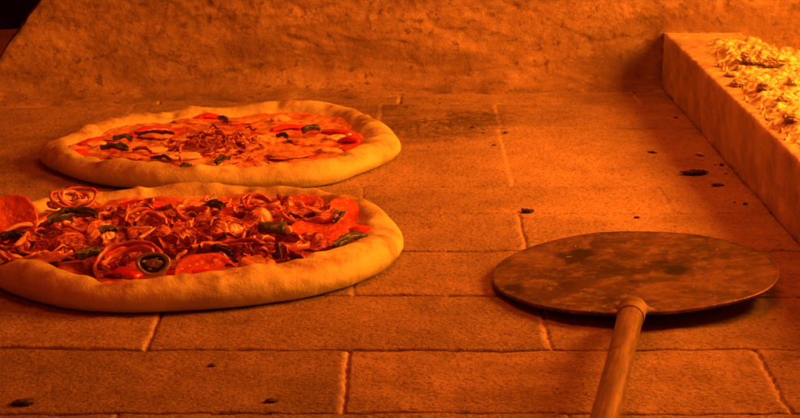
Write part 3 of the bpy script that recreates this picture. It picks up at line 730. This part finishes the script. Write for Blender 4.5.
# bacon: explicit large folds, then fill
bac = [((2, 262), (78, 232), .022, .006), ((30, 238), (105, 244), .018, .008), ((60, 247), (128, 232), .018, .010), ((78, 204), (130, 209), .016, .006), ((112, 214), (170, 222), .018, .008), ((160, 205), (215, 216), .017, .007),
       ((168, 232), (232, 240), .022, .011), ((195, 240), (250, 233), .016, .011), ((220, 222), (300, 214), .014, .009), ((238, 210), (322, 208), .018, .008), ((135, 238), (190, 250), .016, .007), ((265, 250), (330, 258), .018, .005),
       ((120, 228), (175, 238), .016, .010), ((42, 226), (95, 222), .014, .008), ((205, 256), (240, 262), .014, .006), ((275, 236), (345, 244), .016, .005), ((10, 236), (50, 228), .016, .007), ((180, 222), (222, 206), .014, .009), ((0, 244), (62, 252), .02, .006), ((300, 222), (338, 212), .013, .008), ((85, 250), (120, 262), .014, .007), ((240, 256), (300, 262), .014, .003)]
for i, (a, b, w, dz) in enumerate(bac):
    strip(pa, a, b, w, MAT['bacon'], 'bacon_strip', za=dz * .7, zb=dz * .7, arch=0.0055, bendy=R1.uniform(-.15, .15), seed=i + 1, tilt=R1.uniform(-.5, .3), tiltv=0.55, wave=0.0022, wf=R1.uniform(1.5, 3.2), curl=R1.uniform(-.15, .3), rag=0.5, m=12, rgh=0.0030, th=.0024)
for i in range(30):
    for _ in range(30):
        px = R1.uniform(0, 350); py = R1.uniform(203, 258); q = P(px, py, .02)
        if inside(pa, q.x, q.y, .014): break
    L = R1.uniform(18, 42); an = R1.uniform(-.3, .3); dz = R1.uniform(.004, .009)
    strip(pa, (px - L / 2, py - L * .5 * an), (px + L / 2, py + L * .5 * an), R1.uniform(.009, .016), MAT['bacon'], 'bacon_strip', za=dz, zb=dz, arch=0.0038, bendy=R1.uniform(-.3, .3), seed=i + 200, tilt=R1.uniform(-.5, .35), tiltv=0.45, wave=0.0016, wf=R1.uniform(1, 3), curl=R1.uniform(-.3, .5), rag=0.5, m=10, rgh=0.0030, th=.0022)
# onion rings and arcs
onion_ring(pa, 73, 198, .0145, .0285, (0.45, 0.1, 0.3), 4, .0028, 0.9, seed=1)
onion_ring(pa, 193, 213, .010, .027, (0.3, 0, 0), 1, .004, 0.9, seed=2)
onion_ring(pa, 260, 204, .014, .027, (0.2, 0, 0), 2, .003, 0.8, seed=3)
onion_ring(pa, 275, 240, .026, .026, (0.15, 0.05, 0.1), 2, .004, 0.75, a0=2.6, a1=5.9, seed=4)
onion_ring(pa, 128, 262, .026, .025, (0.30, 0, 0.15), 2, .0035, 0.7, a0=0.3, a1=4.1, seed=5)
onion_ring(pa, 84, 225, .020, .027, (0.15, 0, 0), 2, .003, 0.8, a0=2.8, a1=6.2, seed=6)
onion_ring(pa, 225, 250, .022, .025, (0.2, 0, 0), 2, .003, 0.7, a0=0.2, a1=3.0, seed=7)
onion_ring(pa, 35, 252, .024, .026, (0.1, 0, 0), 2, .003, 0.7, a0=3.2, a1=6.0, seed=8)
onion_ring(pa, 310, 215, .020, .026, (0.2, 0, 0), 2, .003, 0.7, a0=3.2, a1=6.0, seed=9)
onion_ring(pa, 150, 222, .018, .030, (0.2, 0.1, 0), 2, .003, 0.7, a0=0.2, a1=3.4, seed=10)
for i in range(18):       # long thin onion slivers
    for _ in range(30):
        px = R1.uniform(2, 365); py = R1.uniform(200, 266); q = P(px, py, .02)
        if inside(pa, q.x, q.y, .018): break
    L = R1.uniform(26, 70); an = R1.uniform(-.28, .28)
    strip(pa, (px - L / 2, py - L * .5 * an), (px + L / 2, py + L * .5 * an), R1.uniform(.0022, .0042), MAT['onion' if i % 3 else 'onion_pale'], 'onion_sliver',
          za=R1.uniform(.003, .010), zb=R1.uniform(.003, .010), arch=.002, bendy=R1.uniform(-.22, .22), seed=i + 60, tilt=R1.uniform(-1.2, 1.2), th=.0014, m=4, taper=.6)
# curly shreds
for i in range(34):
    cx, cy, sx, sy = [(165, 212, 30, 9), (205, 208, 30, 8), (130, 245, 40, 10), (285, 206, 35, 6), (190, 236, 50, 12), (60, 238, 45, 12)][i % 6]
    px = R1.gauss(cx, sx * .6); py = min(262, max(200, R1.gauss(cy, sy * .6)))
    q = P(px, py, .024); z0 = pa.z(q.x, q.y) + R1.uniform(.008, .014)
    if not inside(pa, q.x, q.y, .008): continue
    a = R1.uniform(0, 6.28); pts = []
    for k in range(5):
        pts.append(Vector((q.x, q.y, z0 + R1.uniform(-.002, .003)))); q = q + Vector((math.cos(a), math.sin(a), 0)) * R1.uniform(.004, .008); a += R1.uniform(-1.1, 1.1)
    ribbon('fried_shred', pts, R1.uniform(.002, .0042), .0012, MAT['shred' if i % 4 else 'darkshred'], pa.root, n=22, m=4, tilt=R1.uniform(-1, 1), tiltv=.8, wf=2, seed=i, taper=.7)
# green peppers
def pepper(pz, a, b, w, zc, mat='pepper', name='pepper_strip', curl=.35, **k):
    A = P(*a, zc); B = P(*b, zc); Mi = (A + B) / 2 + Vector((0, .002, .002))
    return ribbon(name, [A, Mi, B], w, .0028, MAT[mat], pz.root, n=26, m=9, curl=curl, seed=int(a[0]), taper=.6, rag=.45, rgh=.0030, **k)
pepper(pa, (50, 222), (88, 212), .013, .029, curl=.3)
pepper(pa, (66, 213), (96, 216), .009, .031)
pepper(pa, (336, 246), (366, 236), .009, .0245)
pepper(pa, (336, 220), (342, 214), .008, .026)
pepper(pa, (78, 257), (104, 254), .010, .026)
pepper(pa, (205, 206), (222, 208), .008, .029)
pepper(pa, (118, 230), (100, 233), .007, .030)
pepper(pa, (210, 250), (232, 253), .007, .024, mat='olive', name='olive_slice')
pepper(pa, (0, 238), (24, 237), .008, .027, mat='olive', name='olive_slice')
pepper(pa, (276, 244), (280, 258), .003, .030, mat='olive', name='olive_slice', tilt=1.2)
# green pepper chunk with a pale cut end
A = P(258, 228, .029); B = P(287, 229, .029)
ch = tube('pepper_chunk', [A, (A + B) / 2, B], .0075, MAT['pepper'], pa.root, n=20, k=20, flat=.6, amp=1.3)
lump('cut_end', B + Vector((.001, -.004, .0005)), (.006, .004, .006), MAT['seed'], 5, .3, n=12, parent=ch)
# jalapeno slice on edge, facing the viewer
def jalapeno(px, py, r, z):
    c = P(px, py, z); R_ = rot3(1.15, 0.0, 0.1); n = 52; a = np.linspace(0, 2 * math.pi, n, endpoint=False)
    ro = r * (1 + .05 * np.sin(3 * a)); ri = ro * .80; ell = .70; h = .006
    prof = [(ro, -h / 2), (ro * 1.02, 0), (ro, h / 2), (ro * .93, h / 2 + .0006), (ri * .93, h / 2 - .0004), (ri * .93, -h / 2)]
    A = np.stack([np.stack([q * np.cos(a), ell * q * np.sin(a), 0 * a + hh], -1) for q, hh in prof]) @ np.array(R_).T + np.array(c)
    ring = mesh_obj('jalapeno_slice', A.reshape(-1, 3), gridfaces(len(prof), n, True) if False else np.concatenate([gridfaces(len(prof), n, True), np.array([[i * n + n - 1, ((i + 1) % len(prof)) * n + n - 1, ((i + 1) % len(prof)) * n, i * n] for i in range(len(prof))])]), MAT['jala'], pa.root)
    disc('membrane', c + R_ @ Vector((0, 0, -.001)), r * .82, .002, MAT['pepper'], ring, R_, ell=.7)
    lump('core', c + R_ @ Vector((r * .05, 0, .001)), (r * .95, r * .42, r * .5), MAT['jala'], 3, .6, n=24, parent=ring, rough=.4)
    for k, t in enumerate((0.3, 1.1, 2.7, 4.4)):
        s = lump('seed', c + R_ @ Vector((r * (.42 + .07 * k) * math.cos(t), r * .33 * math.sin(t), .0016)), (.0030, .0022, .0018), MAT['jala' if k % 2 else 'seed'], k, .3, n=8, parent=ring)
jalapeno(153, 264, .0115, .0250)
jalapeno(347, 243, .010, .022) if False else None
# chunks of sausage
for i, (px, py, s, rz, lb) in enumerate([(252, 260, (.017, .014, .015), .3, 0), (268, 257, (.010, .012, .010), -.3, 0), (330, 212, (.013, .012, .009), .7, 0), (228, 262, (.012, .010, .008), .2, 0), (110, 222, (.012, .010, .008), .5, 0), (300, 240, (.012, .010, .007), .9, 0)]):
    c = P(px, py, .026); c.z = pa.z(c.x, c.y) + s[2] * .45
    rough_box('sausage_chunk', c, s, MAT['sausage'], pa.root, res=.0011, r=.0035, amp=.0028, sc=130, rotz=rz, seed=i)
# blobs of cheese along the front and right
for i, (px, py, s) in enumerate([(100, 219, .016), (300, 262, .02), (330, 252, .018), (362, 214, .014), (352, 240, .012), (48, 214, .014), (140, 211, .010), (240, 268, .014), (375, 226, .012)]):
    c = P(px, py, .02); c.z = pa.z(c.x, c.y) + .002
    lump('cheese_blob', c, (s * 1.5, s, .007), MAT['mushroom' if i in (0, 3, 5) else 'sausage'], i + 70, .35, R1.uniform(0, 3), n=22, parent=pa.root)

# toppings of the far pizza -----------------------------------------------------
R2 = random.Random(5)
for i, (px, py, sx, sy, h, mt) in enumerate([(205, 160, .03, .016, .009, 'mushroom'), (178, 154, .04, .02, .007, 'mushroom'), (95, 140, .02, .014, .006, 'mushroom'), (150, 147, .03, .014, .006, 'mushroom'), (280, 117, .018, .008, .007, 'mushroom'), (335, 134, .02, .01, .007, 'mushroom'),
                                         (330, 147, .024, .014, .007, 'mushroom'), (262, 160, .012, .008, .006, 'mushroom'), (228, 162, .012, .008, .006, 'mushroom'), (240, 118, .035, .02, .005, 'sausage'), (290, 150, .04, .025, .005, 'sausage'), (155, 130, .03, .02, .005, 'sausage'), (110, 135, .03, .02, .005, 'sausage'), (300, 137, .03, .02, .006, 'sausage'), (190, 118, .03, .018, .006, 'sausage'), (262, 138, .02, .014, .009, 'mushroom'), (125, 152, .035, .015, .005, 'sausage')]):
    c = P(px, py, .017); c.z = pb.z(c.x, c.y) + .0015
    lump('cheese_blob' if mt == 'sausage' else 'mushroom_slice', c, (sx, sy, h), MAT[mt], i + 90, .5, R2.uniform(-.3, .3), n=26, parent=pb.root)
for i, (a, b, w, zc, mt) in enumerate([((100, 148), (128, 149), .014, .022, 'pepper'), ((113, 139), (133, 139), .010, .022, 'pepper'), ((134, 134), (175, 134), .004, .022, 'olive'),
                                       ((302, 131), (320, 129), .013, .024, 'olive'), ((216, 163), (230, 158), .011, .022, 'olive'), ((180, 167), (192, 166), .006, .021, 'olive'), ((150, 158), (172, 160), .003, .021, 'olive'),
                                       ((218, 118), (228, 122), .007, .024, 'olive'), ((132, 150), (152, 152), .003, .021, 'darkshred'), ((276, 136), (288, 137), .007, .024, 'olive')]):
    pepper(pb, a, b, w * .55, zc - .0042, mat=mt, name='pepper_strip' if mt == 'pepper' else 'olive_slice', tiltv=.3)
for i, (a, b, w) in enumerate([((128, 129), (168, 123), .012), ((190, 114), (222, 113), .012), ((340, 135), (362, 138), .014), ((80, 140), (104, 133), .014), ((325, 126), (352, 131), .016), ((340, 146), (362, 142), .016), ((70, 149), (84, 144), .012), ((100, 157), (125, 159), .01), ((270, 124), (305, 122), .01), ((200, 168), (238, 170), .01)]):
    A = P(*a, .018); B = P(*b, .018); Mi = (A + B) / 2
    pts = [Vector((A.x, A.y, pb.z(A.x, A.y) + .000)), Vector((Mi.x, Mi.y, pb.z(Mi.x, Mi.y) + .003)), Vector((B.x, B.y, pb.z(B.x, B.y) + .000))]
    tube('tomato_piece', pts, w / 2, MAT['tomato'], pb.root, n=24, k=14, flat=0.42, seed=i, amp=.6)
for i in range(98):
    q = P(R2.gauss(218, 24), R2.gauss(137, 7), .022)
    d = math.hypot((q.x - P(218, 137, .022).x) / .04, (q.y - P(218, 137, .022).y) / .04)
    z0 = pb.z(q.x, q.y) + .002 + max(0, 1 - d) * R2.uniform(.003, .017)
    a = R2.uniform(0, 6.28); pts = []
    for k in range(4):
        pts.append(Vector((q.x, q.y, z0 + R2.uniform(-.002, .003)))); q = q + Vector((math.cos(a), math.sin(a), 0)) * R2.uniform(.003, .006); a += R2.uniform(-1, 1)
    ribbon('onion_shred', pts, R2.uniform(.002, .0045), .0013, MAT[['darkshred', 'onion', 'darkshred', 'bacon', 'shred', 'bacon'][i % 6]], pb.root, n=16, m=4, tilt=R2.uniform(-1, 1), tiltv=.8, wf=2, seed=i, taper=.7)

# ------------------------------------------------------------------ peel
def peel():
    out = [(493, 277), (508, 258), (541.5, 243.7), (598, 232.8), (645.7, 231.4), (693, 234), (745, 246), (771, 258), (778, 270), (769, 288.6), (745, 298), (707, 306), (655, 311), (612.5, 312.3), (574.7, 311), (541.5, 306.6), (513, 296), (496.6, 287)]
    x0 = P(493, 277).x
    def hz(x, y=0): return 0.006 + 0.012 * max(0, min(1, (x - x0) / 0.19))
    pts = []
    for q in out:
        z = 0.01
        for _ in range(4):
            p = P(q[0], q[1], z); z = hz(p.x)
        pts.append(p)
    c = Vector(((min(p.x for p in pts) + max(p.x for p in pts)) / 2, (min(p.y for p in pts) + max(p.y for p in pts)) / 2, 0))
    root = empty('pizza_peel', c, 'round steel pizza peel with a tubular handle lying on the bricks', 'pizza peel')
    th = np.array([math.atan2(p.y - c.y, p.x - c.x) for p in pts]); r = np.array([math.hypot(p.y - c.y, p.x - c.x) for p in pts])
    o = np.argsort(th); th = th[o]; r = r[o]; t3 = np.concatenate([th - 2 * math.pi, th, th + 2 * math.pi]); r3 = np.tile(r, 3)
    N = 240; a = np.linspace(-math.pi, math.pi, N, endpoint=False); R = np.interp(a, t3, r3)
    k = np.exp(-np.linspace(-2, 2, 25) ** 2); k /= k.sum(); R = np.convolve(np.concatenate([R[-12:], R, R[:12]]), k, 'valid')
    R = R * (1 + 0.004 * f2(np.cos(a) * 14, np.sin(a) * 14, 2, 3))
    tt = np.concatenate([np.linspace(0, .97, 60), [.99, 1.0, 1.002]]); bt = [1.0, .99, .9, .6, .3, 0.0]
    rad = np.concatenate([R[:, None] * tt[None], R[:, None] * np.array(bt)[None]], 1)
    X = rad * np.cos(a)[:, None]; Y = rad * np.sin(a)[:, None]
    bowl = 0.0022 * (rad / R[:, None]) ** 2 + 0.002 * f2(X * 22, Y * 22, 2, 8)
    Hh = 0.006 + 0.012 * np.clip((X + c.x - x0) / 0.19, 0, 1)
    TH = 0.0022
    Z = Hh + bowl - 0.0022; Z[:, len(tt):] -= TH; Z[:, len(tt) - 1] -= TH * .35; Z[:, len(tt) - 2] += 0.0003
    stain = np.zeros_like(X)
    def st(px, py, rx, ry, am):
        nonlocal stain
        q = P(px, py, .012); g = ((X + c.x - q.x) / rx) ** 2 + ((Y + c.y - q.y) / ry) ** 2
        stain = np.maximum(stain, am * np.clip(1.3 - g + 3.2 * f2(X * 90, Y * 90, 4, 5), 0, 1))
    st(600, 262, .05, .03, .35); st(700, 250, .03, .02, .3); st(578, 252, .014, .018, .9); st(514, 282, .008, .02, .8); st(678, 269, .012, .016, .95); st(660, 261, .007, .008, .7); st(650, 278, .016, .012, .6); st(640, 268, .008, .008, .5); st(566, 250, .01, .01, .8)
    rng = rad / R[:, None]
    stain = np.maximum(stain, 0.55 * np.clip((rng - .965) / .02, 0, 1) * (rng < .998) * n2(X * 90, Y * 90, 1))
    v = np.stack([X + c.x, Y + c.y, Z], -1).reshape(-1, 3)
    mesh_obj('blade', v, gridfaces(N, rad.shape[1], True), MAT['blade'], root, attrs=dict(stain=stain.ravel()))
    # handle
    A = P(634, 303, .021); B = P(605, 418, .034); d = (B - A)
    E = A + d * 2.15
    hr = .0080; dh0 = d.normalized()
    tube('handle', [A + dh0 * .020, A + d * .5, B, E], hr, MAT['handle'], root, n=60, k=28, rfun=lambda u: hr * (1.0 - .07 * min(1, u * 3)) * (1 + .012 * math.sin(u * 60) * math.sin(u * 23)), closed_ends=False)
    # ferrule: sheet tongue on the blade wrapping into a socket
    n, kk = 26, 28; V = []
    dh = d.normalized(); S = dh.cross(Vector((0, 0, 1))).normalized()
    for i in range(n):
        t = i / (n - 1); cc = A - dh * .012 + dh * (.052 * min(1, i / (n - 2)))
        wd = .0046 * (1 - t) ** 2.2 + .0083 + .0003 * math.sin(t * 9); up = .0020 + (.0083 - .0020) * min(1, t * 2.1) ** 1.1
        if i == n - 1: wd = up = .0078
        tq = min(1, t * 1.9); zc = (.0138 * (1 - tq) + (A.z + (cc - A).z) * tq)
        for j in range(kk):
            q = j / kk * 6.283; V.append((cc.x + S.x * wd * math.cos(q), cc.y + S.y * wd * math.cos(q), zc + up * math.sin(q) * (1 if math.sin(q) > 0 else (.35 + .65 * t))))
    V = np.array(V); idx = gridfaces(n, kk); close = np.array([[i * kk + kk - 1, (i + 1) * kk + kk - 1, (i + 1) * kk, i * kk] for i in range(n - 1)])
    cap = len(V); V = np.concatenate([V, V[:kk].mean(0)[None] + np.array([[0, .002, -.002]])])
    capf = [[i, (i + 1) % kk, cap, cap] for i in range(kk)]
    faces = [tuple(f) for f in np.concatenate([idx, close])] + [(f[0], f[1], f[2]) for f in capf]
    fe = mesh_obj('ferrule', V, faces, MAT['ferrule'], root)
    for sx in (-.007, .007):
        p = A - dh * .006 + S * sx; p.z = .0168
        lump('rivet', p, (.0048, .0048, .0022), MAT['blade'], 2, .05, n=12, parent=fe)
peel()
